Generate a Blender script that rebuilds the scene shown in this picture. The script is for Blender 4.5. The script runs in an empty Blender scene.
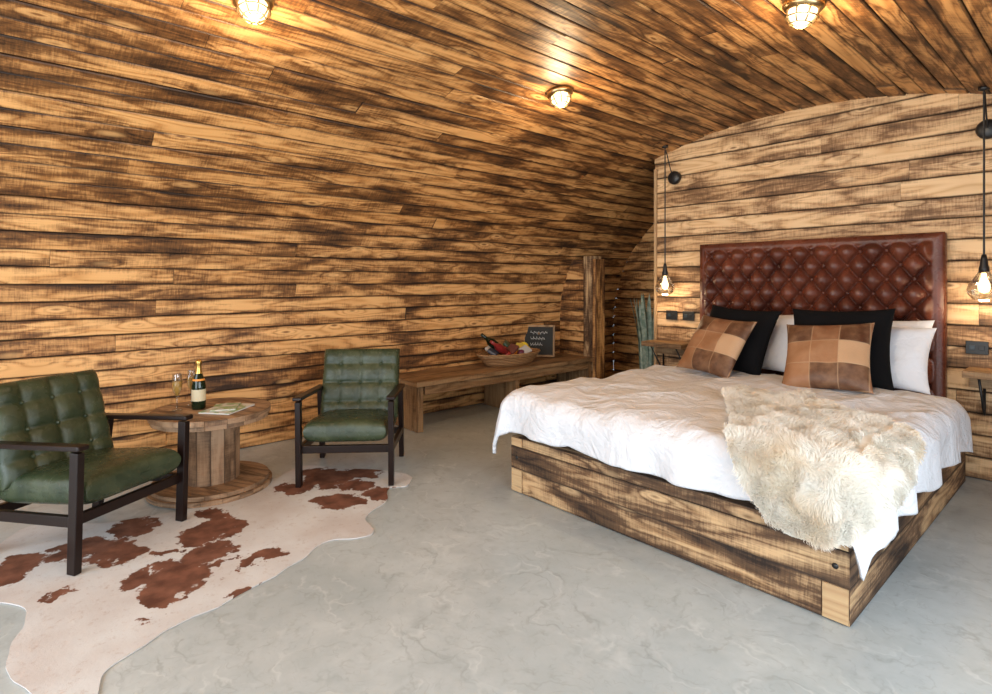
import bpy, bmesh, math, random
from mathutils import Vector, Matrix, noise
random.seed(7)
scene = bpy.context.scene
scene.view_settings.view_transform = 'Standard'
pi = math.pi

# ------------------------------------------------------------------ helpers
class M:
    def __init__(s, name):
        s.mat = bpy.data.materials.new(name); s.mat.use_nodes = True
        s.nt = s.mat.node_tree; s.b = s.nt.nodes['Principled BSDF']
        s.out = s.nt.nodes['Material Output']
    def node(s, t, **kw):
        n = s.nt.nodes.new(t)
        for k, v in kw.items(): setattr(n, k, v)
        return n
    def link(s, a, b): s.nt.links.new(a, b)
    def setin(s, sock, v):
        if isinstance(v, bpy.types.NodeSocket): s.link(v, sock)
        else: sock.default_value = v
    def math(s, op, a, b=0.0, c=0.0, clamp=False):
        n = s.node('ShaderNodeMath', operation=op, use_clamp=clamp)
        s.setin(n.inputs[0], a); s.setin(n.inputs[1], b); s.setin(n.inputs[2], c)
        return n.outputs[0]
    def mapr(s, v, a, b, c, d):
        n = s.node('ShaderNodeMapRange'); n.clamp = True
        s.setin(n.inputs[0], v)
        for i, x in enumerate((a, b, c, d)): s.setin(n.inputs[i+1], x)
        return n.outputs[0]
    def mix(s, f, a, b, mode='MIX'):
        n = s.node('ShaderNodeMix', data_type='RGBA', blend_type=mode)
        s.setin(n.inputs[0], f)
        for i, x in ((6, a), (7, b)):
            if not isinstance(x, bpy.types.NodeSocket): x = (*x[:3], 1)
            s.setin(n.inputs[i], x)
        return n.outputs[2]
    def comb(s, x, y, z=0.0):
        n = s.node('ShaderNodeCombineXYZ')
        s.setin(n.inputs[0], x); s.setin(n.inputs[1], y); s.setin(n.inputs[2], z)
        return n.outputs[0]
    def noise(s, vec, scale=1, detail=2, rough=.5, dist=0, col=False):
        n = s.node('ShaderNodeTexNoise')
        if vec is not None: s.link(vec, n.inputs['Vector'])
        n.inputs['Scale'].default_value = scale; n.inputs['Detail'].default_value = detail
        n.inputs['Roughness'].default_value = rough; n.inputs['Distortion'].default_value = dist
        return n.outputs[1 if col else 0]
    def obj(s):
        return s.node('ShaderNodeTexCoord').outputs['Object']
    def bump(s, h, strength=.3, dist=.01):
        n = s.node('ShaderNodeBump'); n.inputs['Strength'].default_value = strength
        n.inputs['Distance'].default_value = dist
        s.link(h, n.inputs['Height']); s.link(n.outputs[0], s.b.inputs['Normal'])
    def col(s, c):
        s.setin(s.b.inputs['Base Color'], c if isinstance(c, bpy.types.NodeSocket) else (*c[:3], 1))
    def set(s, k, v): s.setin(s.b.inputs[k], v)

def simple(name, c, rough=.5, metal=0, bumpscale=None, bumpstr=.2, var=0.0, **kw):
    m = M(name)
    if var > 0:
        f = m.noise(m.obj(), 8, 4)
        m.col(m.mix(m.mapr(f, .3, .7, 0, 1), [x*(1-var) for x in c], [min(1, x*(1+var)) for x in c]))
    else: m.col(c)
    m.set('Roughness', rough); m.set('Metallic', metal)
    for k, v in kw.items(): m.set(k.replace('_', ' '), v)
    if bumpscale: m.bump(m.noise(m.obj(), bumpscale, 4), bumpstr, .005)
    return m.mat

def plank_mat(name, light, mid, dark, char=(.5, .72), edge=.8, rough=.55, charmix=.92, bump=.35, burnt=(.13, .048, .014)):
    m = M(name)
    uvn = m.node('ShaderNodeUVMap', uv_map='grain')
    sp = m.node('ShaderNodeSeparateXYZ'); m.link(uvn.outputs[0], sp.inputs[0])
    u, v = sp.outputs[0], sp.outputs[1]
    def vec(a, b): return m.comb(m.math('MULTIPLY', u, a), m.math('MULTIPLY', v, b))
    tone = m.node('ShaderNodeAttribute', attribute_name='tone')
    tn = m.node('ShaderNodeSeparateColor'); m.link(tone.outputs['Color'], tn.inputs[0])
    t = tn.outputs[0]
    n1 = m.noise(vec(.7, 5.5), 1, 2)
    vo = m.node('ShaderNodeTexVoronoi'); m.link(vec(2.5, 8.0), vo.inputs['Vector'])
    vo.inputs['Scale'].default_value = 1
    vc = m.node('ShaderNodeSeparateColor'); m.link(vo.outputs['Color'], vc.inputs[0])
    mask = m.math('GREATER_THAN', vc.outputs[0], .40)
    kf = m.mapr(vo.outputs['Distance'], 0, .55, 1, 0)
    kf = m.math('MULTIPLY', m.math('POWER', kf, 2), mask)
    val = m.math('ADD', m.math('MULTIPLY', n1, 10), m.math('MULTIPLY', kf, 3.0))
    ring = m.math('MULTIPLY', m.math('PINGPONG', val, .5), 2)
    ring = m.math('POWER', ring, 2.0)
    fine = m.noise(vec(4, 150), 1, 3, .6)
    cross = m.noise(vec(95, 10), 1, 3, .65)
    base = m.mix(m.math('ADD', m.math('MULTIPLY', ring, .65), m.math('MULTIPLY', fine, .4), clamp=True), light, mid)
    base = m.mix(m.mapr(t, 0, 1, .0, .45), base, mid)
    # scorching
    cn = m.noise(vec(1.7, 7.0), 1, 8, .64, .4)
    cn2 = m.noise(vec(.9, 1.3), 1, 2, .5)
    cv = m.math('ADD', m.math('MULTIPLY', cn, .72), m.math('MULTIPLY', cn2, .28))
    cv = m.math('ADD', cv, m.math('MULTIPLY', m.math('SUBTRACT', t, .5), .08))
    cv = m.math('ADD', cv, m.math('MULTIPLY', m.math('SUBTRACT', cross, .5), .17))
    cv = m.math('ADD', cv, m.math('MULTIPLY', m.math('SUBTRACT', fine, .5), .15))
    cv = m.math('ADD', cv, m.math('MULTIPLY', m.math('SUBTRACT', ring, .35), .06))
    ue = m.node('ShaderNodeUVMap', uv_map='edge')
    se = m.node('ShaderNodeSeparateXYZ'); m.link(ue.outputs[0], se.inputs[0])
    e = m.math('MULTIPLY', m.math('ABSOLUTE', m.math('SUBTRACT', se.outputs[1], .5)), 2)
    en = m.noise(vec(2.2, 2), 1, 4)
    cv = m.math('ADD', cv, m.math('MULTIPLY', m.math('POWER', e, 3), m.mapr(en, .4, .65, .0, .18*edge)))
    span = char[1]-char[0]
    f1 = m.mapr(cv, char[0]-span*.40, char[0]+span*.50, 0, .88)
    f2 = m.math('MULTIPLY', m.mapr(cv, char[0]+span*.22, char[1]+span*.30, 0, 1), charmix)
    c = m.mix(f1, base, burnt)
    c = m.mix(f2, c, dark)
    ef = m.math('MULTIPLY', m.mapr(e, .86, .98, 0, 1), edge)
    c = m.mix(ef, c, dark)
    halo = m.math('MULTIPLY', m.mapr(vo.outputs['Distance'], .08, .24, 1, 0), mask)
    c = m.mix(m.math('MULTIPLY', halo, .75), c, light)
    kc = m.math('MULTIPLY', m.mapr(vo.outputs['Distance'], .05, .11, 1, 0), mask)
    c = m.mix(m.math('MULTIPLY', kc, .85), c, [mid[0]*.28, mid[1]*.2, mid[2]*.15])
    m.col(c)
    m.set('Roughness', m.mapr(f2, 0, 1, rough, rough+.1)); m.set('Specular IOR Level', .35)
    m.bump(m.math('ADD', m.math('MULTIPLY', ring, -.4), m.math('ADD', m.math('MULTIPLY', fine, .5), m.math('MULTIPLY', cross, .6))), bump, .004)
    return m.mat

def new_bm():
    bm = bmesh.new()
    bm.loops.layers.uv.new('grain'); bm.loops.layers.uv.new('edge')
    bm.loops.layers.float_color.new('tone')
    return bm
def wface(bm, pts, uvs, es, tone):
    vs = [bm.verts.new(p) for p in pts]
    f = bm.faces.new(vs)
    g = bm.loops.layers.uv['grain']; e = bm.loops.layers.uv['edge']; t = bm.loops.layers.float_color['tone']
    for l, a, b in zip(f.loops, uvs, es):
        l[g].uv = a; l[e].uv = b; l[t] = (tone, tone, tone, 1)
    return f
def add_board(bm, o, ud, vd, nd, L, W, off=0.0, ch=.005, dep=.012, tone=None):
    """board lying on a surface: o = corner, nd points into the room"""
    if tone is None: tone = random.random()
    o, ud, vd, nd = Vector(o), Vector(ud), Vector(vd), Vector(nd)
    ou, ov = random.uniform(0, 500), random.uniform(0, 500)
    g = .0018; ge = .0006
    prof = [(g, -dep, 0.0), (g, off-ch, 0.02), (g+ch, off, .04), (W-g-ch, off, .96), (W-g, off-ch, .98), (W-g, -dep, 1.0)]
    for i in range(5):
        a, b = prof[i], prof[i+1]
        p = [o+ud*ge+vd*a[0]+nd*a[1], o+ud*(L-ge)+vd*a[0]+nd*a[1], o+ud*(L-ge)+vd*b[0]+nd*b[1], o+ud*ge+vd*b[0]+nd*b[1]]
        wface(bm, p, [(ou, ov+a[0]), (ou+L, ov+a[0]), (ou+L, ov+b[0]), (ou, ov+b[0])],
              [(0, a[2]), (1, a[2]), (1, b[2]), (0, b[2])], tone)
    for uu in (ge, L-ge):
        wface(bm, [o+ud*uu+vd*a[0]+nd*a[1] for a in prof], [(ou+uu, ov+a[0]) for a in prof], [(0, 0)]*6, tone)
def add_box(bm, lo, hi, axis, tone=None):
    if tone is None: tone = random.random()
    ou, ov = random.uniform(0, 500), random.uniform(0, 500)
    lo, hi = Vector(lo), Vector(hi)
    for ax in range(3):
        a1, a2 = [a for a in range(3) if a != ax]
        for side in (lo, hi):
            pts = []
            for s1, s2 in ((0, 0), (1, 0), (1, 1), (0, 1)):
                p = [0, 0, 0]; p[ax] = side[ax]
                p[a1] = (hi if s1 else lo)[a1]; p[a2] = (hi if s2 else lo)[a2]; pts.append(p)
            if ax == axis:
                uvs = [(ou+p[a1]*.3, ov+p[a2]) for p in pts]
                es = [(0, .5)]*4
            else:
                va = a1 if a2 == axis else a2
                uvs = [(ou+p[axis], ov+p[va]+ax*.37) for p in pts]
                es = [(0, 0.0 if p[va] == lo[va] else 1.0) for p in pts]
            wface(bm, pts, uvs, es, tone)
def finish(bm, name, mat, parent=None, weld=False, bevel=0, smooth=False):
    if weld: bmesh.ops.remove_doubles(bm, verts=bm.verts, dist=1e-5)
    bmesh.ops.recalc_face_normals(bm, faces=bm.faces)
    me = bpy.data.meshes.new(name); bm.to_mesh(me); bm.free()
    ob = bpy.data.objects.new(name, me); scene.collection.objects.link(ob)
    if mat: me.materials.append(mat)
    if parent: ob.parent = parent
    if smooth:
        for p in me.polygons: p.use_smooth = True
    if bevel:
        b = ob.modifiers.new('b', 'BEVEL'); b.width = bevel; b.segments = 2; b.limit_method = 'ANGLE'
    return ob
def empty(name, loc=(0, 0, 0), rz=0):
    e = bpy.data.objects.new(name, None); scene.collection.objects.link(e)
    e.location = loc; e.rotation_euler = (0, 0, rz); e.empty_display_size = .1
    return e
def box(name, size, loc, mat, parent=None, rot=(0, 0, 0), bevel=.004, axis=None):
    bm = new_bm()
    s = [x/2 for x in size]
    if axis is None: axis = max(range(3), key=lambda i: size[i])
    add_box(bm, (-s[0], -s[1], -s[2]), s, axis)
    ob = finish(bm, name, mat, parent, weld=True, bevel=bevel)
    ob.location = loc; ob.rotation_euler = rot
    return ob
def mesh(name, verts, faces, mat, parent=None, smooth=True, loc=(0, 0, 0), rot=(0, 0, 0)):
    me = bpy.data.meshes.new(name); me.from_pydata([tuple(v) for v in verts], [], faces); me.update()
    ob = bpy.data.objects.new(name, me); scene.collection.objects.link(ob)
    if mat: me.materials.append(mat)
    if smooth:
        for p in me.polygons: p.use_smooth = True
    if parent: ob.parent = parent
    ob.location = loc; ob.rotation_euler = rot
    return ob
def lathe(name, prof, mat, parent=None, loc=(0, 0, 0), rot=(0, 0, 0), seg=40, sx=1, sy=1, smooth=True):
    vs, fs = [], []
    for r, z in prof:
        for i in range(seg):
            a = 2*pi*i/seg; vs.append((r*math.cos(a)*sx, r*math.sin(a)*sy, z))
    for j in range(len(prof)-1):
        for i in range(seg):
            k = (i+1) % seg
            fs.append((j*seg+i, j*seg+k, (j+1)*seg+k, (j+1)*seg+i))
    return mesh(name, vs, fs, mat, parent, smooth, loc, rot)
def tube(name, pts, r, mat, parent=None, cyclic=False):
    cu = bpy.data.curves.new(name, 'CURVE'); cu.dimensions = '3D'; cu.bevel_depth = r; cu.bevel_resolution = 3
    sp = cu.splines.new('POLY'); sp.points.add(len(pts)-1)
    for i, p in enumerate(pts): sp.points[i].co = (*p, 1)
    sp.use_cyclic_u = cyclic
    cu.materials.append(mat)
    ob = bpy.data.objects.new(name, cu); scene.collection.objects.link(ob)
    if parent: ob.parent = parent
    return ob
def grid_closed(name, N, K, ftop, fbot, mat, parent=None, loc=(0, 0, 0), rot=(0, 0, 0)):
    vs, fs = [], []
    for f in (ftop, fbot):
        for i in range(N+1):
            for j in range(K+1):
                vs.append(f(math.sin(pi/2*(2*i/N-1)), math.sin(pi/2*(2*j/K-1))))
    n = (N+1)*(K+1)
    for i in range(N):
        for j in range(K):
            a = i*(K+1)+j; q = (a, a+K+1, a+K+2, a+1)
            fs.append(q); fs.append(tuple(x+n for x in reversed(q)))
    ob = mesh(name, vs, fs, mat, parent, True, loc, rot)
    bm = bmesh.new(); bm.from_mesh(ob.data)
    bmesh.ops.remove_doubles(bm, verts=bm.verts, dist=1e-4)
    bm.to_mesh(ob.data); bm.free()
    for p in ob.data.polygons: p.use_smooth = True
    return ob

# ------------------------------------------------------------------ materials
wood_wall = plank_mat('scorched_pine', (.84, .49, .205), (.53, .245, .075), (.018, .009, .006), char=(.482, .62), burnt=(.20, .080, .025))
wood_ceil = plank_mat('scorched_pine_ceiling', (.78, .43, .165), (.46, .20, .055), (.016, .008, .005), char=(.468, .61), burnt=(.17, .064, .019), rough=.45)
wood_head = plank_mat('scorched_pine_head', (.84, .60, .35), (.58, .34, .155), (.026, .014, .008), char=(.498, .65), burnt=(.25, .125, .055))
wood_bed = plank_mat('scorched_beam', (.68, .47, .26), (.34, .19, .085), (.011, .007, .006), char=(.422, .58), edge=.6, burnt=(.11, .052, .025), bump=.6)
wood_pale = plank_mat('pale_pine', (.58, .41, .23), (.40, .24, .12), (.08, .04, .02), char=(.60, .8), edge=.3)
wood_old = plank_mat('weathered_spool', (.46, .30, .18), (.29, .165, .09), (.05, .03, .018), char=(.49, .68), edge=.5, burnt=(.14, .08, .045))
wood_bench = plank_mat('bench_wood', (.42, .27, .14), (.27, .15, .07), (.045, .026, .015), char=(.53, .72), edge=.3, burnt=(.12, .065, .03))
dark_wood = simple('dark_walnut', (.011, .005, .004), .32, bumpscale=60, bumpstr=.05, Specular_IOR_Level=.3)
backing = simple('dark_gap', (.006, .003, .002), .9)
black = simple('black_metal', (.012, .012, .013), .4)
brass = simple('aged_brass', (.45, .32, .16), .3, 1)
frame_white = simple('painted_frame', (.05, .055, .06), .5)

def leather(name, a, b, rough=.3, sc=9):
    m = M(name); o = m.obj()
    m.col(m.mix(m.mapr(m.noise(o, sc, 5), .3, .7, 0, 1), a, b))
    m.set('Roughness', m.mapr(m.noise(o, 14, 3), .3, .7, rough-.06, rough+.1))
    vo = m.node('ShaderNodeTexVoronoi'); m.link(o, vo.inputs['Vector']); vo.inputs['Scale'].default_value = 260
    m.bump(m.math('ADD', vo.outputs['Distance'], m.math('MULTIPLY', m.noise(o, 18, 5, .6, .6), 1.6)), .28, .004)
    return m.mat
green_leather = leather('green_leather', (.015, .028, .013), (.048, .064, .032), .24)
red_leather = leather('oxblood_leather', (.055, .013, .008), (.165, .045, .023), .28, 5)

def linen(name, c, s=1.0):
    m = M(name); o = m.obj()
    m.col(c); m.set('Roughness', .85); m.set('Specular IOR Level', .2)
    m.bump(m.math('ADD', m.math('MULTIPLY', m.noise(o, 4.5, 5, .55, 1.4), 1.2), m.math('MULTIPLY', m.noise(o, 20, 3, .5, .8), .22)), .55*s, .06)
    return m.mat
white_linen = linen('white_linen', (.70, .725, .78))
pillow_linen = linen('pillow_linen', (.74, .76, .81), .5)
black_cloth = simple('black_velvet', (.004, .004, .005), .9, bumpscale=20, bumpstr=.3, Specular_IOR_Level=.15)

# floor
def floor_mat():
    m = M('polished_concrete'); o = m.obj()
    big = m.noise(o, 1.1, 6, .6, .5); sm = m.noise(o, 9, 6, .65, .3)
    c = m.mix(m.mapr(big, .35, .65, 0, 1), (.375, .43, .45), (.50, .55, .565))
    c = m.mix(m.mapr(sm, .35, .7, 0, .55), c, (.34, .39, .405))
    warp = m.noise(o, 1.7, 5, .6, 0, True)
    va = m.node('ShaderNodeVectorMath', operation='MULTIPLY_ADD')
    m.link(warp, va.inputs[0]); va.inputs[1].default_value = (.9, .9, 0); m.link(o, va.inputs[2])
    def veins(sc, w, amt, col, c, stretch):
        mp = m.node('ShaderNodeMapping'); m.link(va.outputs[0], mp.inputs[0])
        mp.inputs['Scale'].default_value = stretch; mp.inputs['Rotation'].default_value = (0, 0, .6)
        vo = m.node('ShaderNodeTexVoronoi', feature='DISTANCE_TO_EDGE'); m.link(mp.outputs[0], vo.inputs['Vector'])
        vo.inputs['Scale'].default_value = sc
        msk = m.mapr(m.noise(o, 2.3*sc, 3), .46, .62, 0, amt)
        return m.mix(m.math('MULTIPLY', m.mapr(vo.outputs['Distance'], 0, w, 1, 0), msk), c, col)
    c = veins(1.6, .028, .40, (.20, .22, .225), c, (1, 2.0, 1))
    c = veins(4.5, .05, .34, (.24, .26, .265), c, (1.6, 1, 1))
    c = veins(9.0, .06, .32, (.25, .27, .275), c, (1, 2.4, 1))
    c = veins(2.7, .05, .40, (.64, .68, .68), c, (1, 1.7, 1))
    m.col(c); m.set('Roughness', m.mapr(big, .3, .7, .28, .44))
    m.bump(m.math('ADD', sm, m.math('MULTIPLY', big, .5)), .08, .01)
    return m.mat

# ------------------------------------------------------------------ room shell
XL, XR, SPR, APEX = -4.73, 1.03, .80, 2.80
XC = (XL+XR)/2; HW = (XR-XL)/2; NE = 2.1
def vault_z(x):
    t = min(1, abs((x-XC)/HW)); return SPR+(APEX-SPR)*(1-t**NE)**(1/NE)
def vault_hw(z):
    if z <= SPR: return HW
    t = min(1, (z-SPR)/(APEX-SPR)); return HW*(1-t**NE)**(1/NE)
dense = [(XL, SPR*i/40) for i in range(40)]
for i in range(801):
    a = pi*i/800; c, s = math.cos(a), math.sin(a)
    dense.append((XC-HW*math.copysign(abs(c)**(2/NE), c), SPR+(APEX-SPR)*abs(s)**(2/NE)))
dense += [(XR, SPR*(1-i/40)) for i in range(1, 41)]
cum = [0]
for a, b in zip(dense, dense[1:]): cum.append(cum[-1]+math.dist(a, b))
def at(s):
    import bisect
    i = min(max(bisect.bisect_right(cum, s)-1, 0), len(cum)-2)
    d = cum[i+1]-cum[i]; t = (s-cum[i])/d if d > 1e-9 else 0
    a, b = dense[i], dense[i+1]
    return (a[0]+(b[0]-a[0])*t, a[1]+(b[1]-a[1])*t)
rows = round(cum[-1]/.122); W = cum[-1]/rows
Y0, Y1 = -2.2, 6.4
ADDED_WIN = (-0.4, 2.9)  # opening added in the unseen right wall to admit light
bms = {'wall_left': new_bm(), 'ceiling': new_bm(), 'wall_right': new_bm()}
back = {k: [[], []] for k in bms}
for i in range(rows):
    p, q = at(i*W), at((i+1)*W)
    mz = (p[1]+q[1])/2; mx = (p[0]+q[0])/2
    key = 'ceiling' if mz > 1.9 else ('wall_left' if mx < XC else 'wall_right')
    vd = Vector((q[0]-p[0], 0, q[1]-p[1])); w = vd.length; vd.normalize()
    nd = Vector((vd.z, 0, -vd.x))
    spans = [(Y0, Y1)]
    if mx > XC and .35 < mz < 2.0: spans = [(Y0, ADDED_WIN[0]), (ADDED_WIN[1], Y1)]
    for a, b in spans:
        y = a-(random.uniform(0, 3.5) if len(spans) == 1 else 0)
        while y < b-.05:
            L = random.uniform(3.6, 5.4); y2 = min(b, y+L)
            if b-y2 < .4: y2 = b
            ya = max(a, y)
            if y2 > ya+.02:
                add_board(bms[key], (p[0], ya, p[1]), (0, 1, 0), vd, nd, y2-ya, w, off=random.uniform(-.005, .008), dep=.02)
            y = y2
        V, F = back[key]; n = len(V); o = nd*-.015; o2 = nd*-.10
        for off in (o, o2):
            V += [Vector((p[0], a, p[1]))+off, Vector((p[0], b, p[1]))+off, Vector((q[0], b, q[1]))+off, Vector((q[0], a, q[1]))+off]
        F += [(n, n+1, n+2, n+3), (n+4, n+5, n+6, n+7), (n, n+3, n+7, n+4), (n+1, n+2, n+6, n+5)]
def mat_of(k): return wood_ceil if k == 'ceiling' else wood_wall
for k, bm in bms.items():
    V, F = back[k]
    ob = finish(bm, k, mat_of(k)); ob.data.materials.append(backing)
    bm2 = bmesh.new(); bm2.from_mesh(ob.data)
    vs = [bm2.verts.new(v) for v in V]
    for f in F:
        ff = bm2.faces.new([vs[i] for i in f]); ff.material_index = 1
    bm2.to_mesh(ob.data); bm2.free()

def flat_wall(name, y, ndy, mat, x0, x1, width, holes=None, thick=.1, zmax=3):
    """horizontal boarded end wall at y, room side normal ndy (+-1)"""
    bm = new_bm(); z = 0
    while z < APEX:
        z2 = z+width
        hw = vault_hw(z)+.015
        a, b = max(x0, XC-hw), min(x1, XC+hw)
        segs = [(a, b)]
        if holes and z2 > holes[2] and z < holes[3]: segs = [(a, holes[0]), (holes[1], b)]
        for s0, s1 in segs:
            x = s0-random.uniform(0, 1.5)
            while x < s1-.02:
                x2 = min(s1, x+random.uniform(2.4, 4.6))
                if s1-x2 < .3: x2 = s1
                xa = max(s0, x)
                if x2 > xa+.02:
                    add_board(bm, (xa, y, z), (1, 0, 0), (0, 0, 1), (0, ndy, 0), x2-xa, width, off=random.uniform(-.004, .005), dep=.02)
                x = x2
        z = z2
    ob = finish(bm, name, mat); ob.data.materials.append(backing)
    bm2 = bmesh.new(); bm2.from_mesh(ob.data)
    yb0, yb1 = y-ndy*.016, y-ndy*thick
    N = 60
    for i in range(N):
        a = x0+(x1-x0)*i/N; b = x0+(x1-x0)*(i+1)/N
        za, zb = vault_z(a)+.02, vault_z(b)+.02
        mid = (a+b)/2; zr = [(0, za, zb)]
        if holes and holes[0] < mid < holes[1]: zr = [(holes[3], za, zb)]
        for lo, ha, hb in zr:
            if ha < lo: continue
            for yy in (yb0, yb1):
                f = bm2.faces.new([bm2.verts.new(p) for p in ((a, yy, lo), (b, yy, lo), (b, yy, hb), (a, yy, ha))]); f.material_index = 1
    for xx in (x0, x1):
        f = bm2.faces.new([bm2.verts.new(p) for p in ((xx, yb0, 0), (xx, yb1, 0), (xx, yb1, vault_z(xx)), (xx, yb0, vault_z(xx)))]); f.material_index = 1
    bm2.to_mesh(ob.data); bm2.free()
    return ob
PX = -3.18
flat_wall('wall_head', 5.0, -1, wood_head, PX, XR, .150)
flat_wall('wall_back', Y1, -1, wood_wall, XL, XR, .125)
flat_wall('wall_front', Y0, 1, wood_wall, XL, XR, .125, holes=(-4.0, .3, 0, 2.3))  # the hole is an added opening for light
box('trim_1', (.03, .02, 2.50), (PX+.018, 4.985, 1.25), wood_pale)
e = empty('added_window_1')  # unseen glazing, added to justify light from the front end
for x in (-4.0, -2.6, -1.15, .3):
    box('mullion', (.07, .07, 2.3), (x, Y0-.05, 1.15), frame_white, e)
box('head_rail', (4.37, .07, .07), (-1.85, Y0-.05, 2.3), frame_white, e)
box('sill_rail', (4.37, .07, .08), (-1.85, Y0-.05, .04), frame_white, e)
e = empty('added_window_2')  # unseen window, added so light also comes from the right
for y in (ADDED_WIN[0], 1.25, ADDED_WIN[1]):
    box('mullion', (.06, .06, 1.6), (XR+.03, y, 1.1), frame_white, e)
box('sill', (.1, 3.3, .05), (XR+.03, 1.25, .35), frame_white, e)

mesh('floor', [(XL-.05, Y0-.1, 0), (XR+.05, Y0-.1, 0), (XR+.05, Y1+.1, 0), (XL-.05, Y1+.1, 0),
               (XL-.05, Y0-.1, -.1), (XR+.05, Y0-.1, -.1), (XR+.05, Y1+.1, -.1), (XL-.05, Y1+.1, -.1)],
     [(0, 1, 2, 3), (7, 6, 5, 4), (0, 4, 5, 1), (1, 5, 6, 2), (2, 6, 7, 3), (3, 7, 4, 0)], floor_mat(), smooth=False)

# low partition between bench and passage
bm = new_bm()
z = 0
while z < 1.6:
    add_board(bm, (XL+.01, 5.27, z), (1, 0, 0), (0, 0, 1), (0, -1, 0), .42, .125, dep=.03); z += .125
add_box(bm, (XL+.01, 5.285, 0), (XL+.43, 5.33, 1.62), 0)
hw_e = empty('half_partition')
finish(bm, 'boards', wood_wall, hw_e)
box('end_post', (.15, .16, 1.66), (XL+.505, 5.30, .83), wood_bed, hw_e, bevel=.006)
box('end_post_face', (.05, .175, 1.62), (XL+.60, 5.30, .81), wood_wall, hw_e, bevel=.004)

# ------------------------------------------------------------------ bed
bed = empty('bed')
bx0, bx1, by0, by1 = -2.63, -.705, 2.472, 4.88
bm = new_bm(); T = .10
rowsz = [(0.004, .150), (.152, .292), (.294, .352)]
for i, (a, b) in enumerate(rowsz):
    if i % 2 == 0:   # side beams run through, end grain on the foot face
        add_box(bm, (bx0, by0, a), (bx0+T, by1, b), 1); add_box(bm, (bx1-T, by0, a), (bx1, by1, b), 1)
        add_box(bm, (bx0+T+.002, by0, a), (bx1-T-.002, by0+T, b), 0)
    else:
        add_box(bm, (bx0, by0+T+.002, a), (bx0+T, by1, b), 1); add_box(bm, (bx1-T, by0+T+.002, a), (bx1, by1, b), 1)
        add_box(bm, (bx0, by0-.004, a), (bx1, by0+T, b), 0)
    add_box(bm, (bx0+T, by1-T, a), (bx1-T, by1, b), 0)
ob = finish(bm, 'frame', wood_bed, bed, weld=False, bevel=0)
bm = new_bm()
for (xa, xb) in ((bx1-T+.004, bx1-.004), (bx0+.004, bx0+T-.004)):
    for a, b in (rowsz[0], rowsz[2]):
        add_box(bm, (xa, by0-.006, a+.004), (xb, by0+.01, b-.004), 1, tone=.1)
finish(bm, 'end_grain_blocks', wood_pale, bed)
for x in (bx1-.05, bx0+.05):
    lathe('bolt', [(0, 0), (.012, 0), (.012, .006), (0, .008)], black, bed, (x, by0, .225), (pi/2, 0, 0), 12)
def fm(u, v, s):
    k = ((1-abs(u)**10)*(1-abs(v)**10))
    return ((bx0+bx1)/2+.92*u, 3.68+1.17*v, .47+s*.125*max(0, k)**.25)
grid_closed('mattress', 30, 30, lambda u, v: fm(u, v, 1), lambda u, v: fm(u, v, -1), white_linen, bed)

CX0, CX1, CY0 = -2.60, -.73, 2.52
def surf(X, Y, off=0.0, rip=1.0):
    qx = min(max(X, CX0), CX1); qy = max(Y, CY0)
    dx, dy = X-qx, Y-qy; L = math.hypot(dx, dy)
    w = noise.noise((X*1.6, Y*1.3, 3.1))*.024 + (1-2*abs(noise.noise((X*2.6+noise.noise((Y*2, X, 0))*.8, Y*1.9, 9.0))))*.022 \
        + (1-2*abs(noise.noise((X*6+Y*2, Y*5, 2.0+X))))*.010
    ed = min(X-CX0, CX1-X, Y-CY0)
    top = .62+off+w*rip + .025*min(1, max(0, ed/.5))
    R = .11
    if L < 1e-7: return Vector((X, Y, top))
    nx, ny = dx/L, dy/L
    if L < pi*R/2: o = R*math.sin(L/R); dz = R*(1-math.cos(L/R))
    else: o = R; dz = R+(L-pi*R/2)
    hang = max(0, min(L, .4)-.08)
    cn = abs(nx*ny)*2
    t = (X if abs(ny) > abs(nx) else Y)
    flare = .22 if nx < -.3 else -.02
    o += (math.sin(t*13+3*noise.noise((t*2, 0, 5)))*.10*(1-cn)**2+flare)*hang*rip
    return Vector((qx+nx*(o+off), qy+ny*(o+off), top-dz))
vs, fs = [], []
nx_, ny_ = 210, 180
for i in range(nx_+1):
    for j in range(ny_+1):
        a, b = i/nx_, j/ny_
        X = (CX0-.34)+(CX1+.36-CX0+.34)*a
        Ylo = CY0-.315+.012*math.sin(X*5)
        Y = Ylo+(4.42-Ylo)*b
        p = surf(X, Y)
        if Y > 4.2: p.z -= (Y-4.2)*.12
        vs.append(p)
for i in range(nx_):
    for j in range(ny_):
        a = i*(ny_+1)+j; fs.append((a, a+ny_+1, a+ny_+2, a+1))
dv = mesh('duvet', vs, fs, white_linen, bed)
s = dv.modifiers.new('s', 'SOLIDIFY'); s.thickness = .022; s.offset = -1

# headboard
hb = empty('tufted_headboard')
hx0, hx1, hz0, hz1 = -2.635, -.818, .22, 1.70
NX, NZ = 380, 300
w_, h_ = .170, .215
HO = .115
def hbf(x, z):
    m_ = .055
    d = min(x-hx0, hx1-x, hz1-z, z-hz0+.3)
    rim = min(1, max(0, d/.04))**.5
    a = (x-hx0-HO)/w_+(z-hz1+HO)/h_; b = (x-hx0-HO)/w_-(z-hz1+HO)/h_
    da, db = min(a % 1, 1-a % 1), min(b % 1, 1-b % 1)
    sa, sb = math.sin(pi*da), math.sin(pi*db)
    puff = (sa*sb)**.7
    crease = math.exp(-(min(da, db)/.05)**2)
    dimple = math.exp(-(da*da+db*db)/.022)
    tuft = .062*puff+.012*(1-crease)-.024*dimple
    f = min(1, max(0, (d-m_)/.05)); f = f*f*(3-2*f)
    return (.03*rim)+(tuft-.006)*f+(.012*(1-f))
vs, fs = [], []
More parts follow.
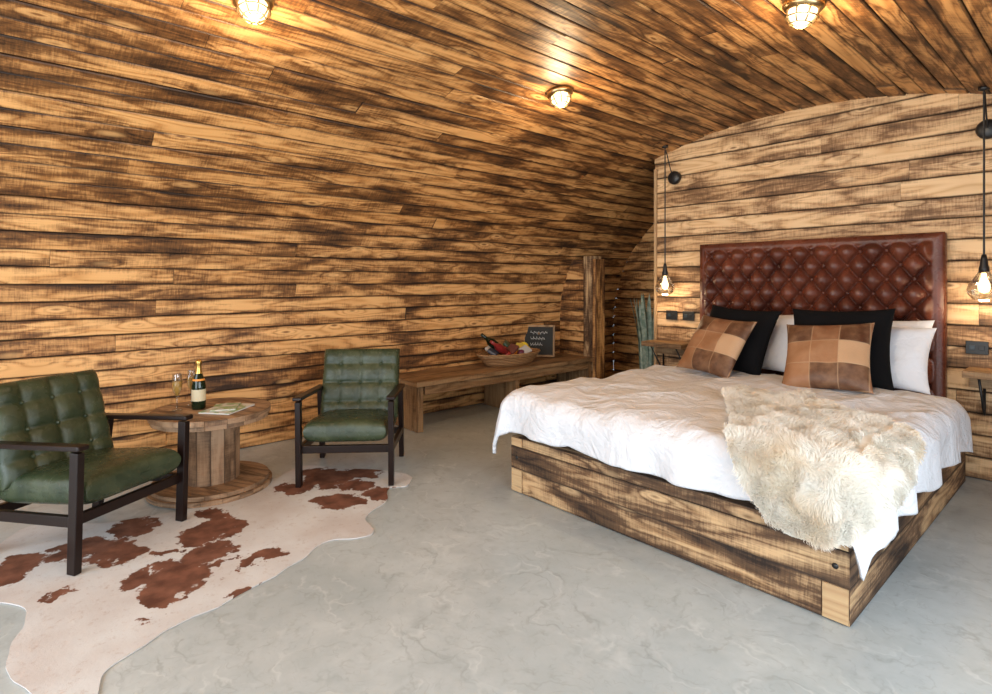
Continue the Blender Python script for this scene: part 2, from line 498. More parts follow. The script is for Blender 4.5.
for i in range(NX+1):
    for j in range(NZ+1):
        x = hx0+(hx1-hx0)*i/NX; z = hz0+(hz1-hz0)*j/NZ
        vs.append((x, 4.915-hbf(x, z), z))
for i in range(NX):
    for j in range(NZ):
        a = i*(NZ+1)+j; fs.append((a, a+NZ+1, a+NZ+2, a+1))
mesh('tufted_panel', vs, fs, red_leather, hb)
box('backing_panel', (hx1-hx0, .07, hz1-hz0), ((hx0+hx1)/2, 4.951, (hz0+hz1)/2), red_leather, hb, bevel=.01)
bvs, bfs = [], []
def add_sphere(V, F, c, r, sc=(1, 1, 1), n=8):
    k = len(V)
    for i in range(n+1):
        th = pi*i/n
        for j in range(2*n):
            ph = pi*j/n
            V.append((c[0]+r*sc[0]*math.sin(th)*math.cos(ph), c[1]+r*sc[1]*math.sin(th)*math.sin(ph), c[2]+r*sc[2]*math.cos(th)))
    for i in range(n):
        for j in range(2*n):
            a = k+i*2*n+j; b = k+i*2*n+(j+1) % (2*n); F.append((a, b, b+2*n, a+2*n))
for ia in range(-30, 30):
    for ib in range(-30, 30):
        x = hx0+HO+w_*(ia+ib)/2; z = hz1-HO+h_*(ia-ib)/2
        if hx0+.09 < x < hx1-.09 and hz0+.05 < z < hz1-.09:
            add_sphere(bvs, bfs, (x, 4.907, z), .016, (1, .75, 1), 6)
mesh('buttons', bvs, bfs, red_leather, hb)
nv, nf = [], []
z = .3
while z < hz1-.02:
    for x in (hx0+.014, hx1-.014): add_sphere(nv, nf, (x, 4.893, z), .006, n=4)
    z += .022
x = hx0+.02
while x < hx1-.01: add_sphere(nv, nf, (x, 4.893, hz1-.014), .006, n=4); x += .022
mesh('nail_trim', nv, nf, simple('bronze_nails', (.12, .05, .03), .3, 1), hb)

# pillows
def pillow(name, w, h, t, mat, loc, tilt, rz=0, roll=0, seam=True, seed=0):
    def f(u, v, s):
        x = w/2*u*(1-.09*(1-v*v)*abs(u)**3); y = h/2*v*(1-.09*(1-u*u)*abs(v)**3)
        k = max(0, (1-abs(u)**2.6)*(1-abs(v)**2.6))**.55
        return (x, y, s*t/2*k + k*noise.noise((u*1.8+seed, v*1.8, s))*.022)
    e = empty(name, loc)
    ob = grid_closed('cover', 44, 44, lambda u, v: f(u, v, 1), lambda u, v: f(u, v, -1), mat, e)
    ob.rotation_euler = (Matrix.Rotation(rz, 3, 'Z') @ Matrix.Rotation(tilt, 3, 'X') @ Matrix.Rotation(roll, 3, 'Z')).to_euler()
    return e
r = math.radians
def patch_mat():
    m = M('patchwork_hide'); o = m.obj()
    vm = m.node('ShaderNodeVectorMath', operation='MULTIPLY_ADD'); m.link(o, vm.inputs[0])
    vm.inputs[1].default_value = (6.25, 6.25, 0); vm.inputs[2].default_value = (20.5, 20.5, 0)
    fl = m.node('ShaderNodeVectorMath', operation='FLOOR'); m.link(vm.outputs[0], fl.inputs[0])
    wn = m.node('ShaderNodeTexWhiteNoise'); m.link(fl.outputs[0], wn.inputs['Vector'])
    cr = m.node('ShaderNodeValToRGB'); m.link(wn.outputs['Value'], cr.inputs[0])
    el = cr.color_ramp.elements; cr.color_ramp.interpolation = 'CONSTANT'
    el[0].color = (.07, .024, .010, 1); el[1].position = .3; el[1].color = (.17, .065, .028, 1)
    for p_, c_ in ((.55, (.28, .13, .06, 1)), (.82, (.45, .28, .16, 1))):
        k = el.new(p_); k.color = c_
    fr = m.node('ShaderNodeVectorMath', operation='FRACTION'); m.link(vm.outputs[0], fr.inputs[0])
    sp = m.node('ShaderNodeSeparateXYZ'); m.link(fr.outputs[0], sp.inputs[0])
    def ed(x): return m.math('MULTIPLY', m.math('ABSOLUTE', m.math('SUBTRACT', x, .5)), 2)
    ex = m.math('MAXIMUM', ed(sp.outputs[0]), ed(sp.outputs[1]))
    seam = m.mapr(ex, .94, .98, 0, .45)
    nz = m.noise(o, 14, 4)
    c = m.mix(m.mapr(nz, .35, .7, 0, .35), cr.outputs[0], (.42, .24, .13))
    m.col(m.mix(seam, c, (.45, .30, .18))); m.set('Roughness', .5)
    m.bump(m.math('SUBTRACT', m.noise(o, 90, 3), m.math('MULTIPLY', seam, 1.5)), .3, .004)
    return m.mat
patch = patch_mat()
pillow('pillow', .70, .48, .2, pillow_linen, (-2.08, 4.69, .86), r(72), r(3), 0, seed=1)
pillow('pillow', .70, .48, .2, pillow_linen, (-1.94, 4.52, .875), r(66), r(-3), r(1), seed=2)
pillow('pillow', .70, .48, .2, pillow_linen, (-1.20, 4.69, .86), r(72), 0, 0, seed=3)
pillow('pillow', .68, .46, .2, pillow_linen, (-1.15, 4.50, .845), r(64), r(3), r(-1), seed=4)
pillow('black_cushion', .60, .54, .17, black_cloth, (-2.02, 4.30, .905), r(64), r(-8), r(-3), seed=5)
pillow('black_cushion', .62, .56, .17, black_cloth, (-1.28, 4.27, .91), r(66), r(6), r(2), seed=6)
pillow('patchwork_cushion', .50, .50, .15, patch, (-2.07, 4.08, .865), r(56), r(-12), r(-4), seed=7)
pillow('patchwork_cushion', .52, .50, .15, patch, (-1.28, 4.02, .865), r(56), r(4), r(5), seed=8)

# sheepskin
poly = [(-1.46, 3.0), (-1.57, 3.18), (-1.55, 3.34), (-1.38, 3.46), (-1.2, 3.47), (-1.08, 3.33), (-.92, 3.22), (-.75, 3.16), (-.58, 2.95), (-.52, 2.7),
        (-.49, 2.45), (-.54, 2.27), (-.66, 2.14), (-.85, 2.10), (-1.0, 2.14), (-1.1, 2.28), (-1.2, 2.5), (-1.33, 2.75)]
def smoothpoly(P, n=8):
    out = []; N = len(P)
    for i in range(N):
        p0, p1, p2, p3 = [Vector(P[(i+k-1) % N]) for k in range(4)]
        for j in range(n):
            t = j/n
            out.append(.5*((2*p1)+(p2-p0)*t+(2*p0-5*p1+4*p2-p3)*t*t+(3*p1-p0-3*p2+p3)*t**3))
    return out
sp_ = smoothpoly(poly)
def inside(x, y, P):
    c = False; j = len(P)-1
    for i in range(len(P)):
        if (P[i][1] > y) != (P[j][1] > y) and x < (P[j][0]-P[i][0])*(y-P[i][1])/(P[j][1]-P[i][1])+P[i][0]: c = not c
        j = i
    return c
fur = M('sheepskin_wool'); fur.set('Roughness', .9); fur.set('Specular IOR Level', .1)
fo = fur.obj()
furc = fur.mix(fur.mapr(fur.noise(fo, 3.5, 4), .50, .72, 0, .8), (.93, .91, .86), (.86, .74, .56))
fur.col(furc)
# thin wool fibres pass some light
trl = fur.node('ShaderNodeBsdfTranslucent'); fur.link(furc, trl.inputs[0])
fmx = fur.node('ShaderNodeMixShader'); fmx.inputs[0].default_value = .38
fur.link(fur.b.outputs[0], fmx.inputs[1]); fur.link(trl.outputs[0], fmx.inputs[2]); fur.link(fmx.outputs[0], fur.out.inputs[0])
hide_m = simple('sheepskin_hide', (.84, .80, .72), .9)
throw = empty('sheepskin_throw')
def fo_(X, Y):
    return .038+.018*noise.noise((X*7, Y*7, 0))+.012*noise.noise((X*17, Y*17, 4))
vs, fs, idx = [], [], {}
st = .010
ii = range(int(-1.7/st), int(-.4/st)); jj = range(int(1.95/st), int(3.75/st))
for i in ii:
    for j in jj:
        if inside((i+.5)*st, (j+.5)*st, sp_):
            q = []
            for a, b in ((i, j), (i+1, j), (i+1, j+1), (i, j+1)):
                if (a, b) not in idx:
                    idx[(a, b)] = len(vs)
                    vs.append(surf(a*st, b*st, fo_(a*st, b*st)))
                q.append(idx[(a, b)])
            fs.append(tuple(q))
mesh('hide', vs, fs, hide_m, throw)
vs, fs = [], []
cnt = 0
while cnt < 90000:
    X, Y = random.uniform(-1.62, -.45), random.uniform(2.03, 3.68)
    if not inside(X, Y, sp_): continue
    cnt += 1
    of = fo_(X, Y)
    p = surf(X, Y, of); e1 = surf(X+.01, Y, of)-p; e2 = surf(X, Y+.01, of)-p
    n = e1.cross(e2).normalized()
    if n.z < -.2: n = -n
    e1n = e1.normalized(); e2n = e2.normalized()
    ca = noise.noise((X*5, Y*5, 1))*5+noise.noise((X*14, Y*14, 7))*2.5
    flow = e1n*math.cos(ca)+e2n*math.sin(ca)
    d = n*.8+flow*.5+Vector((random.uniform(-1, 1), random.uniform(-1, 1), random.uniform(-1, 1)))*.36+Vector((0, 0, -.1))
    if d.dot(n) < .2: d += n*(.25-d.dot(n))
    d.normalize(); L = random.uniform(.018, .033)
    sd = d.cross(n+Vector((random.uniform(-1, 1), random.uniform(-1, 1), random.uniform(-1, 1)))*.6).normalized()*.0014
    m1 = p+d*L*.6; tip = p+d*L*.9+flow*L*.3
    k = len(vs); vs += [p-sd, p+sd, m1+sd*.8, m1-sd*.8, tip]
    fs += [(k, k+1, k+2, k+3), (k+3, k+2, k+4)]
mesh('wool', vs, fs, fur.mat, throw)

# ------------------------------------------------------------------ shelves, sockets, pendants
def shelf(x0, x1):
    e = empty('bedside_shelf')
    box('plank', (x1-x0, .28, .045), ((x0+x1)/2, 4.85, .745), wood_bench, e)
    box('wall_batten', (x1-x0, .04, .09), ((x0+x1)/2, 4.975, .675), wood_bench, e)
    for x in (x0+.08, x1-.08):
        tube('bracket', [(x, 4.98, .45), (x, 4.98, .715), (x, 4.76, .715), (x, 4.98, .45)], .008, black, e)
shelf(-3.15, -2.72); shelf(-.70, -.20)
sockm = simple('black_plate', (.010, .011, .012), .45)
rocker = simple('rocker', (.02, .035, .05), .4)
for (x, z, n) in ((-2.98, 1.02, 0), (-2.80, 1.02, 1), (-.66, .90, 2), (-.50, .90, 3)):
    e = empty('wall_socket', (x, 4.987, z))
    box('plate', (.12, .012, .09), (0, 0, 0), sockm, e, bevel=.003)
    box('switch', (.03, .012, .03), (-.025, -.006, 0), rocker, e, bevel=.002)
    box('switch_2', (.03, .012, .03), (.025, -.006, 0), sockm, e, bevel=.002)

def glass_mat(name, lo, hi, tint):
    glass = M(name)
    tr = glass.node('ShaderNodeBsdfTransparent'); gl = glass.node('ShaderNodeBsdfGlossy'); gl.inputs['Roughness'].default_value = .05
    tr.inputs[0].default_value = (*tint, 1)
    lw = glass.node('ShaderNodeLayerWeight'); lw.inputs[0].default_value = .35
    mx = glass.node('ShaderNodeMixShader'); glass.link(glass.mapr(lw.outputs['Facing'], 0, 1, lo, hi), mx.inputs[0])
    glass.link(tr.outputs[0], mx.inputs[1]); glass.link(gl.outputs[0], mx.inputs[2]); glass.link(mx.outputs[0], glass.out.inputs[0])
    return glass.mat
glass = glass_mat('clear_glass', .25, .85, (.95, .94, .90))
flute_glass = glass_mat('flute_glass', .12, .8, (.85, .86, .84))
def emis(name, c, s):
    m = M(name); m.col((0, 0, 0)); m.set('Emission Color', (*c, 1)); m.set('Emission Strength', s); return m.mat
bulbm = emis('warm_bulb', (1, .74, .42), 5)
def point(name, parent, loc, W_, c=(1, .74, .46), rad=.04):
    l = bpy.data.lights.new(name, 'POINT'); l.energy = W_; l.color = c; l.shadow_soft_size = rad
    o = bpy.data.objects.new(name, l); scene.collection.objects.link(o); o.parent = parent; o.location = loc
def pendant(x, y):
    e = empty('pendant_lamp')
    zc = vault_z(x)
    tube('cord', [(x, y, 1.50), (x, y, zc-.02)], .006, black, e)
    lathe('ceiling_hook', [(0, 0), (.03, 0), (.03, -.02), (0, -.03)], black, e, (x, y, zc), seg=16)
    lathe('wall_rose', [(0, 0), (.065, 0), (.065, .03), (.05, .045), (0, .045)], black, e, (x, 4.985, 2.38), (pi/2, 0, 0), 24)
    tube('feed_cord', [(x, 4.95, 2.38), (x, 4.90, 2.45), (x, y+.03, 2.6), (x, y, zc-.03)], .005, black, e)
    lathe('socket_cap', [(0, 1.53), (.012, 1.53), (.018, 1.50), (.022, 1.46), (.028, 1.44), (.028, 1.41), (0, 1.41)], black, e, (x, y, 0), seg=20)
    lathe('glass_shade', [(.028, 1.42), (.045, 1.39), (.082, 1.33), (.092, 1.30), (.086, 1.27), (.06, 1.235), (.03, 1.225)], glass, e, (x, y, 0), seg=14, smooth=False)
    lathe('bulb', [(.012, 1.41), (.014, 1.385), (.03, 1.34), (.033, 1.315), (.024, 1.285), (0, 1.275)], bulbm, e, (x, y, 0), seg=20)
    point('bulb_light', e, (x, y-.0, 1.20), 4)
pendant(-2.94, 4.80); pendant(-.60, 4.80)

globe = emis('globe_glow', (1, .78, .46), 3.5)
def ceiling_light(x, y):
    z = vault_z(x); dx = .01
    sl = (vault_z(x+dx)-vault_z(x-dx))/(2*dx)
    e = empty('bulkhead_light', (x, y, z-.008)); e.rotation_euler = (0, -math.atan(sl), 0)
    lathe('base', [(0, 0), (.095, 0), (.095, -.02), (.085, -.033), (.072, -.038)], brass, e, seg=32)
    lathe('globe', [(.064, -.033), (.066, -.055), (.056, -.082), (.033, -.10), (0, -.106)], globe, e, seg=24)
    for k in range(4):
        a = pi*k/4
        pts = [(.076*math.cos(t)*math.cos(a), .076*math.cos(t)*math.sin(a), -.033-.085*math.sin(t)) for t in [pi*i/16 for i in range(17)]]
        tube('cage_rib', pts, .004, brass, e)
    for zz, rr in ((-.070, .074), (-.10, .050)):
        tube('cage_ring', [(rr*math.cos(2*pi*i/24), rr*math.sin(2*pi*i/24), zz) for i in range(24)], .0035, brass, e, True)
    point('glow', e, (0, 0, -.18), 19, (1, .75, .46), .06)
for x, y in ((-2.76, .895), (-2.69, 3.00), (-1.04, 2.955), (-1.04, .95), (-1.04, -1.1), (-2.7, -1.1)):
    ceiling_light(x, y)

# ------------------------------------------------------------------ armchairs
def armchair(loc, deg):
    e = empty('armchair', loc, r(deg))
    for sx in (-1, 1):
        x = sx*.30
        box('front_leg', (.036, .05, .56), (x, -.30, .28), dark_wood, e, (r(2), 0, 0))
        box('rear_leg', (.036, .05, .57), (x, .285, .283), dark_wood, e, (r(9), 0, 0))
        box('armrest', (.058, .66, .026), (x, -.02, .566), dark_wood, e, (r(-3), 0, 0), bevel=.008)
        box('side_rail', (.028, .60, .05), (x, 0, .225), dark_wood, e, (r(-3), 0, 0))
        box('back_post', (.03, .035, .50), (sx*.235, .335, .50), dark_wood, e, (r(-17), 0, 0))
    box('front_rail', (.60, .03, .05), (0, -.28, .24), dark_wood, e)
    box('rear_rail', (.60, .03, .05), (0, .28, .21), dark_wood, e)
    box('back_rail', (.50, .025, .05), (0, .385, .68), dark_wood, e, (r(-17), 0, 0))
    def seat(u, v, s):
        k = max(0, (1-abs(u)**9)*(1-abs(v)**9))**.3
        z = s*.075*k
        if s > 0: z += .016*(1-u*u)*(1-v*v) + .004*noise.noise((u*3, v*3, 1))
        return (.268*u, .30*v, z)
    grid_closed('seat_cushion', 50, 50, lambda u, v: seat(u, v, 1), lambda u, v: seat(u, v, -1), green_leather, e, (0, -.025, .335), (r(-5), 0, 0))
    bw, bh = .285, .26
    def bk(u, v, s):
        k = max(0, (1-abs(u)**8)*(1-abs(v)**8))**.3
        z = s*.055*k
        if s > 0:
            x, y = u*bw, v*bh
            a, b = x/.150, y/.140
            cr = min(a % 1, 1-(a % 1))*.150
            cc = min(b % 1, 1-(b % 1))*.140
            z += k*(.020*math.sqrt(min(1, cr/.05))*math.sqrt(min(1, cc/.05)))-.010*math.exp(-(cr*cr+cc*cc)/.0004)*k
        return (u*bw, v*bh, z)
    grid_closed('back_cushion', 80, 80, lambda u, v: bk(u, v, 1), lambda u, v: bk(u, v, -1), green_leather, e, (0, .275, .575), (r(73), 0, 0))
    R = Matrix.Rotation(r(73), 4, 'X'); V, F = [], []
    for a in (-1, 0, 1):
        for b in (-1, 0, 1):
            p = Vector((0, .275, .575))+(R @ Vector((a*.150, b*.140, .049)))
            add_sphere(V, F, p, .012, n=6)
    mesh('buttons', V, F, green_leather, e)
    return e
armchair((-3.606, .345, .0075), 122.3)
armchair((-3.630, 1.872, .0075), 51.8)

# ------------------------------------------------------------------ cable spool table
tb = empty('cable_spool_table', (-3.98, 1.03, .008), r(25))
def disc(name, z0, z1, R):
    bm = new_bm(); w = .105; n = int(R*2/w)+1
    for i in range(n):
        a = -R+2*R*i/n+.0015; b = -R+2*R*(i+1)/n-.0015
        pts = []
        for k in range(9):
            y = a+(b-a)*k/8; pts.append((math.sqrt(max(0, R*R-y*y)), y))
        for k in range(9):
            y = b+(a-b)*k/8; pts.append((-math.sqrt(max(0, R*R-y*y)), y))
        t = random.random(); ou = random.uniform(0, 100)
        for z in (z0, z1):
            wface(bm, [(p[0], p[1], z) for p in pts], [(p[0]+ou, p[1]+ou) for p in pts], [(0, (p[1]-a)/(b-a)) for p in pts], t)
        for k in range(len(pts)):
            p, q = pts[k], pts[(k+1) % len(pts)]
            wface(bm, [(p[0], p[1], z0), (q[0], q[1], z0), (q[0], q[1], z1), (p[0], p[1], z1)],
                  [(ou+p[0]+p[1], z0+ou), (ou+q[0]+q[1], z0+ou), (ou+q[0]+q[1], z1+ou), (ou+p[0]+p[1], z1+ou)], [(0, .5)]*4, t)
    finish(bm, name, wood_old, tb)
disc('base_disc', 0, .028, .37); disc('base_disc_upper', .030, .055, .35)
disc('top_disc', .475, .508, .36); disc('top_disc_lower', .445, .473, .345)
bm = new_bm()
for k in range(13):
    a = 2*pi*k/13; rr = .165
    c, s_ = math.cos(a), math.sin(a); hwid = rr*math.tan(pi/13)*.97
    t = random.random(); ou = random.uniform(0, 99)
    def P(t1, rad, z): return (c*rad-s_*t1, s_*rad+c*t1, z)
    wface(bm, [P(-hwid, rr, .055), P(hwid, rr, .055), P(hwid, rr, .445), P(-hwid, rr, .445)],
          [(ou, ou), (ou, ou+.08), (ou+.4, ou+.08), (ou+.4, ou)], [(0, 0), (0, 1), (0, 1), (0, 0)], t)
    for sg in (-1, 1):
        wface(bm, [P(sg*hwid, rr, .055), P(sg*hwid, rr-.025, .055), P(sg*hwid, rr-.025, .445), P(sg*hwid, rr, .445)],
              [(ou, ou), (ou, ou+.02), (ou+.4, ou+.02), (ou+.4, ou)], [(0, 0)]*4, t)
finish(bm, 'drum_slats', wood_old, tb)
lathe('drum_core', [(.15, .05), (.15, .45)], backing, tb)
TZ = .517
bottle_glass = simple('dark_bottle_glass', (.006, .015, .006), .06)
be = empty('champagne_bottle', (-4.03, .965, TZ+.001))
lathe('bottle', [(0, 0), (.038, 0), (.042, .01), (.042, .15), (.036, .19), (.02, .235), (.0155, .26), (.0155, .285), (.0175, .29)], bottle_glass, be, seg=32)
lathe('foil', [(.0215, .232), (.0165, .26), (.0165, .288), (.019, .30), (.019, .312), (.013, .322), (0, .324)], simple('gold_foil', (.65, .42, .12), .3, 1), be, seg=24)
lathe('label', [(.0428, .055), (.0428, .13)], simple('cream_label', (.62, .55, .38), .6), be, seg=32)
lathe('neck_label', [(.0375, .186), (.027, .215)], simple('orange_label', (.8, .3, .05), .5), be, seg=32)
champ = simple('champagne', (.70, .42, .10), .1, Alpha=.75)
for x, y in ((-4.06, .845), (-4.19, .96)):
    ge = empty('champagne_flute', (x, y, TZ+.001))
    lathe('flute', [(0, .001), (.032, .002), (.030, .004), (.006, .010), (.0045, .03), (.0045, .085), (.010, .10), (.026, .13), (.031, .17), (.027, .235)], flute_glass, ge, seg=24)
    lathe('champagne', [(0, .094), (.009, .102), (.0245, .132), (.029, .17), (.0285, .19), (0, .19)], champ, ge, seg=24)
me_ = empty('magazine', (-3.88, 1.10, TZ+.001), r(40))
pm = M('magazine_cover'); pm.col(pm.mix(pm.mapr(pm.noise(pm.obj(), 14, 2), .45, .55, 0, 1), (.6, .61, .58), (.22, .36, .15))); pm.set('Roughness', .3)
box('pages', (.21, .28, .008), (0, 0, .004), simple('paper', (.65, .65, .62), .6), me_, bevel=.001)
box('cover', (.212, .282, .002), (0, 0, .0095), pm.mat, me_, bevel=0)
box('second_copy', (.15, .20, .006), (-.02, .01, .0142), pm.mat, me_, (0, 0, r(25)), bevel=0)

# ------------------------------------------------------------------ cowhide rug
rp = [(-3.80, 1.78), (-3.52, 2.02), (-3.30, 2.12), (-3.14, 2.02), (-3.16, 1.88), (-2.99, 1.75), (-2.88, 1.56), (-2.69, 1.50), (-2.66, 1.40), (-2.74, 1.27),
      (-2.62, 1.05), (-2.52, .76), (-2.44, .45), (-2.33, .27), (-2.20, .22), (-2.19, .12), (-2.30, .10), (-2.50, .02), (-2.72, .02), (-2.96, .07),
      (-3.14, -.02), (-3.25, -.25), (-3.45, -.42), (-3.60, -.36), (-3.62, -.15), (-3.80, -.02), (-3.98, .08), (-3.95, .25), (-3.78, .40), (-3.72, .62), (-3.66, .85), (-3.70, 1.10), (-3.82, 1.30), (-3.88, 1.45), (-3.98, 1.6), (-3.92, 1.72)]
rs = smoothpoly(rp, 7)
rs = [p+Vector((noise.noise((p.x*9, p.y*9, 0)), noise.noise((p.x*9, p.y*9, 5))))*.018 for p in rs]
def rug_mat():
    m = M('cowhide'); o = m.obj()
    nz = m.noise(o, 4.5, 6, .65, 0, True)
    va = m.node('ShaderNodeVectorMath', operation='MULTIPLY_ADD'); m.link(nz, va.inputs[0])
    va.inputs[1].default_value = (.5, .5, 0); m.link(o, va.inputs[2])
    off = m.node('ShaderNodeVectorMath', operation='ADD'); m.link(va.outputs[0], off.inputs[0]); off.inputs[1].default_value = (-.25, -.25, 0)
    sp = m.node('ShaderNodeSeparateXYZ'); m.link(off.outputs[0], sp.inputs[0])
    flat = m.comb(sp.outputs[0], sp.outputs[1], 0.0)
    P = [(-3.34, .44, .17), (-3.28, .84, .16), (-2.84, .60, .17), (-3.02, .76, .12), (-2.78, .96, .085), (-2.50, .76, .095), (-3.62, 1.66, .2),
         (-3.17, 1.52, .14), (-3.12, 1.80, .13), (-3.42, .03, .16), (-3.58, 1.38, .12), (-3.60, .55, .12), (-3.35, 1.75, .10), (-2.95, .42, .08), (-3.15, .60, .06),
         (-2.70, .52, .09), (-2.83, .80, .05), (-3.55, 1.9, .12), (-3.50, .28, .12), (-3.05, .16, .05), (-3.50, .92, .10)]
    acc = None
    for x, y, rr in P:
        d = m.node('ShaderNodeVectorMath', operation='DISTANCE'); m.link(flat, d.inputs[0]); d.inputs[1].default_value = (x, y, 0)
        k = m.mapr(d.outputs['Value'], rr*.92, rr*1.0, 1, 0)
        acc = k if acc is None else m.math('MAXIMUM', acc, k)
    fine = m.noise(o, 60, 3, .7)
    acc = m.math('MULTIPLY', acc, m.mapr(m.noise(o, 9, 5, .7), .22, .34, 0, 1))
    wcol = m.mix(m.mapr(m.noise(o, 3, 4), .4, .65, 0, 1), (.60, .61, .62), (.52, .49, .48))
    wcol = m.mix(m.mapr(m.noise(o, 28, 6, .8), .55, .70, 0, .5), wcol, (.33, .21, .16))
    bcol = m.mix(m.mapr(m.noise(o, 12, 4), .3, .7, 0, 1), (.095, .038, .024), (.22, .095, .060))
    m.col(m.mix(acc, wcol, bcol)); m.set('Roughness', .75); m.set('Specular IOR Level', .25)
    m.bump(fine, .3, .003)
    return m.mat
bm = bmesh.new()
f = bm.faces.new([bm.verts.new((p.x, p.y, .0015)) for p in rs])
ex = bmesh.ops.extrude_face_region(bm, geom=[f])
for v in [g for g in ex['geom'] if isinstance(g, bmesh.types.BMVert)]: v.co.z = .0065
bmesh.ops.triangulate(bm, faces=bm.faces)
finish(bm, 'cowhide_rug', rug_mat())

# ------------------------------------------------------------------ bench, basket, chalkboard
bn = empty('bench')
box('seat_plank_front', (.275, 2.50, .045), (-4.275, 3.99, .437), wood_bench, bn)
box('seat_plank_rear', (.275, 2.50, .045), (-4.555, 3.99, .437), wood_bench, bn)
for y in (2.80, 4.0, 5.18):
    box('end_support', (.50, .06, .41), (-4.42, y, .207), wood_bench, bn, axis=2)
box('apron', (.025, 2.3, .08), (-4.17, 3.99, .372), wood_bench, bn)

wick = M('wicker'); wo = wick.obj()
wv = wick.node('ShaderNodeTexWave', bands_direction='Z'); wv.inputs['Scale'].default_value = 22; wv.inputs['Distortion'].default_value = 3
wick.link(wo, wv.inputs['Vector'])
wick.col(wick.mix(wv.outputs[1], (.24, .11, .04), (.58, .35, .17))); wick.set('Roughness', .6); wick.bump(wv.outputs[1], .8, .006)
gb = empty('gift_basket', (-4.42, 4.12, .461)); gb.scale = (1.15, 1.25, 1.2)
lathe('basket', [(0, .002), (.14, .002), (.155, .03), (.185, .095), (.195, .10), (.19, .107), (.178, .10), (.148, .035), (.13, .02), (0, .02)], wick.mat, gb, sx=1, sy=1.75)
for k in range(3):
    tube('woven_rim', [((.178+.006*k)*math.cos(2*pi*i/60), (.178+.006*k)*1.75*math.sin(2*pi*i/60), .086+.01*k+.004*math.sin(i*2.1+k)) for i in range(60)], .007, wick.mat, gb, True)
def fruit(n, c, p, rr): 
    V, F = [], []; add_sphere(V, F, (0, 0, 0), rr, (1, 1, .92), 10)
    mesh(n, V, F, simple(n+'_skin', c, .4, bumpscale=80, bumpstr=.1), gb, loc=p)
for n, c, p, rr in (('orange', (.85, .25, .02), (0.02, .02, .10), .045), ('lemon', (.9, .68, .04), (.04, .17, .115), .042), ('lemon_2', (.9, .7, .05), (-.03, .20, .14), .045),
                    ('apple', (.35, .03, .02), (.07, -.09, .10), .04), ('apple_2', (.30, .5, .06), (-.04, .08, .12), .04), ('plum', (.12, .02, .05), (.08, .07, .10), .035), ('apple_3', (.45, .05, .03), (-.05, -.02, .13), .04)):
    fruit(n, c, p, rr)
lathe('bottle_in_basket', [(0, 0), (.036, 0), (.038, .02), (.038, .17), (.014, .22), (.014, .29), (0, .29)], bottle_glass, gb, (0.0, -.08, .12), (r(55), 0, 0), 24)
lathe('bottle_in_basket_2', [(0, 0), (.034, 0), (.034, .16), (.014, .20), (.014, .26), (0, .26)], simple('red_foil', (.25, .02, .02), .3), gb, (.06, -.07, .10), (r(60), 0, r(10)), 24)
for k, (c, p, rot) in enumerate((((.6, .58, .52), (-.06, -.15, .15), (.4, .3, .2)), ((.08, .08, .1), (.02, -.2, .13), (.2, .5, .6)), ((.7, .55, .1), (.0, .14, .14), (.5, .1, 1.0)), ((.6, .6, .6), (.08, .12, .12), (.3, .6, .4)),
                                 ((.15, .05, .04), (.06, -.02, .14), (.6, .2, .3)), ((.05, .10, .06), (-.05, .02, .16), (.2, .8, .9)))):
    box('snack_packet_%d' % (k+1), (.09, .11, .03), p, simple('packet_%d' % k, c, .35), gb, rot, bevel=.01)

cb = empty('chalkboard_sign', (-4.58, 4.74, .462), r(40))
slate = simple('slate', (.012, .013, .012), .7, var=.3)
W2, H2 = .38, .38
tilt = r(-12)
ci = empty('panel'); ci.parent = cb; ci.rotation_euler = (tilt, 0, 0)
box('slate', (W2-.03, .010, H2-.03), (0, 0, H2/2+.003), slate, ci, bevel=0)
for sx in (-1, 1): box('frame_side', (.025, .02, H2), (sx*(W2/2-.0125), 0, H2/2+.003), wood_bench, ci)
for z in (.0125, H2-.0125): box('frame_bar', (W2-.05, .02, .025), (0, 0, z+.003), wood_bench, ci)
chalk = simple('chalk', (.7, .7, .68), .9)
for k, zz in enumerate((.29, .22, .15)):
    tube('chalk_writing_%d' % k, [(-.10+.2*i/40*(1-.15*k), -.0075, zz+.018*math.sin(i*1.1+k)*math.cos(i*.37)+.008*math.sin(i*2.3)) for i in range(41)], .0022, chalk, ci)
box('stand', (.02, .01, .30), (0, .085, .145), wood_bench, cb, (r(14), 0, 0))

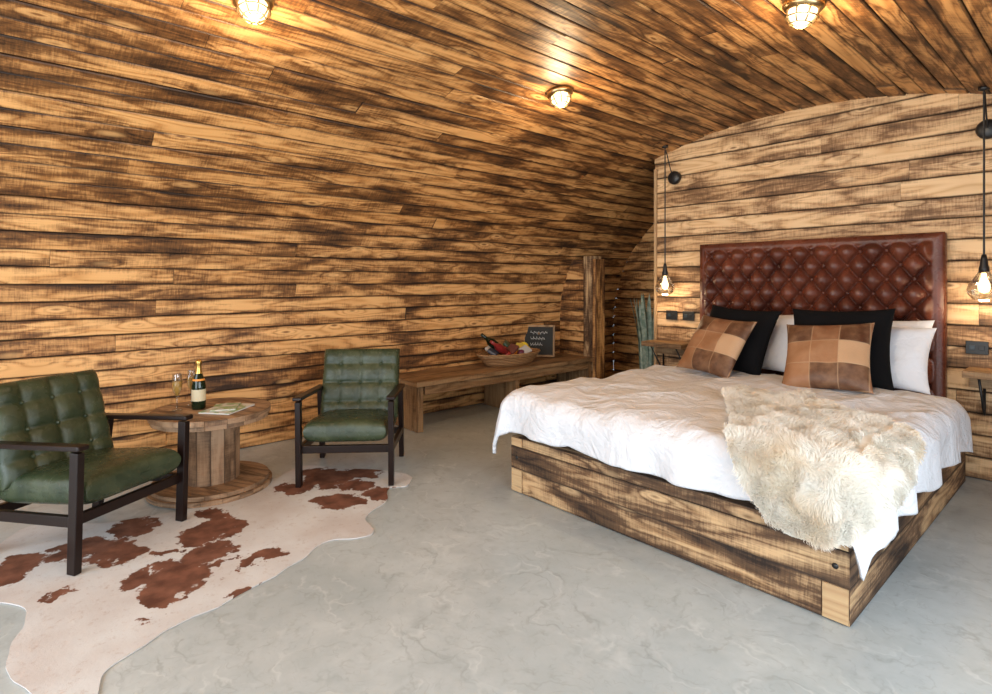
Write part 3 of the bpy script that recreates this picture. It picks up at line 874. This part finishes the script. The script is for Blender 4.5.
# snake plant behind the bed
pl = empty('snake_plant', (-3.60, 5.50, 0))
lathe('pot', [(0, .003), (.11, .003), (.14, .26), (.15, .27), (.15, .30), (.135, .30), (.13, .26), (0, .26)], simple('grey_pot', (.22, .22, .21), .6), pl)
lm = M('leaf'); lm.col(lm.mix(lm.mapr(lm.noise(lm.obj(), 18, 3), .4, .6, 0, 1), (.14, .21, .16), (.34, .40, .32))); lm.set('Roughness', .45)
V, F = [], []
for k in range(15):
    a = 2*pi*k/15+random.uniform(-.2, .2); L = random.uniform(.65, 1.0); wd = random.uniform(.03, .045); lean = random.uniform(.04, .2)
    px, py = .06*math.cos(a), .06*math.sin(a); ta = a+pi/2+random.uniform(-.5, .5)
    b0 = len(V)
    for i in range(13):
        t = i/12; ww = wd*(math.sin(pi*min(1, .25+t*.75))**.6)*(1 if t < .98 else .1)
        cx_, cy_ = px+math.cos(a)*lean*t*t, py+math.sin(a)*lean*t*t
        for s_, dd in ((-1, 0), (0, .006), (1, 0)):
            V.append((cx_+math.cos(ta)*ww*s_-math.cos(a)*dd, cy_+math.sin(ta)*ww*s_-math.sin(a)*dd, .25+L*t))
    for i in range(12):
        for s_ in range(2):
            q = b0+i*3+s_; F.append((q, q+1, q+4, q+3))
mesh('leaves', V, F, lm.mat, pl)

# ------------------------------------------------------------------ lighting
wd = bpy.data.worlds.new('World'); scene.world = wd; wd.use_nodes = True
bg = wd.node_tree.nodes['Background']; bg.inputs[0].default_value = (.76, .88, 1, 1); bg.inputs[1].default_value = 1.0
def area(name, loc, rot, sx, sy, W_, c):
    l = bpy.data.lights.new(name, 'AREA'); l.shape = 'RECTANGLE'; l.size = sx; l.size_y = sy; l.energy = W_; l.color = c
    o = bpy.data.objects.new(name, l); scene.collection.objects.link(o); o.location = loc; o.rotation_euler = rot
area('added_door_light', (-1.85, Y0-.15, 1.2), (r(90), 0, 0), 4.2, 2.2, 178, (.87, .95, 1))  # added area lamp standing in for daylight through the front opening
area('added_window_light', (XR+.12, 1.25, 1.15), (0, r(90), 0), 1.5, 3.2, 108, (.87, .95, 1))  # added area lamp outside the added right-wall window

cam = bpy.data.cameras.new('camera'); co = bpy.data.objects.new('camera', cam); scene.collection.objects.link(co)
cam.sensor_width = 36; cam.lens = 36*556/992; cam.shift_y = -65/992
cam.clip_start = .05
co.location = (0, 0, 1.35); co.rotation_euler = (r(90), 0, r(48.4))
scene.camera = co
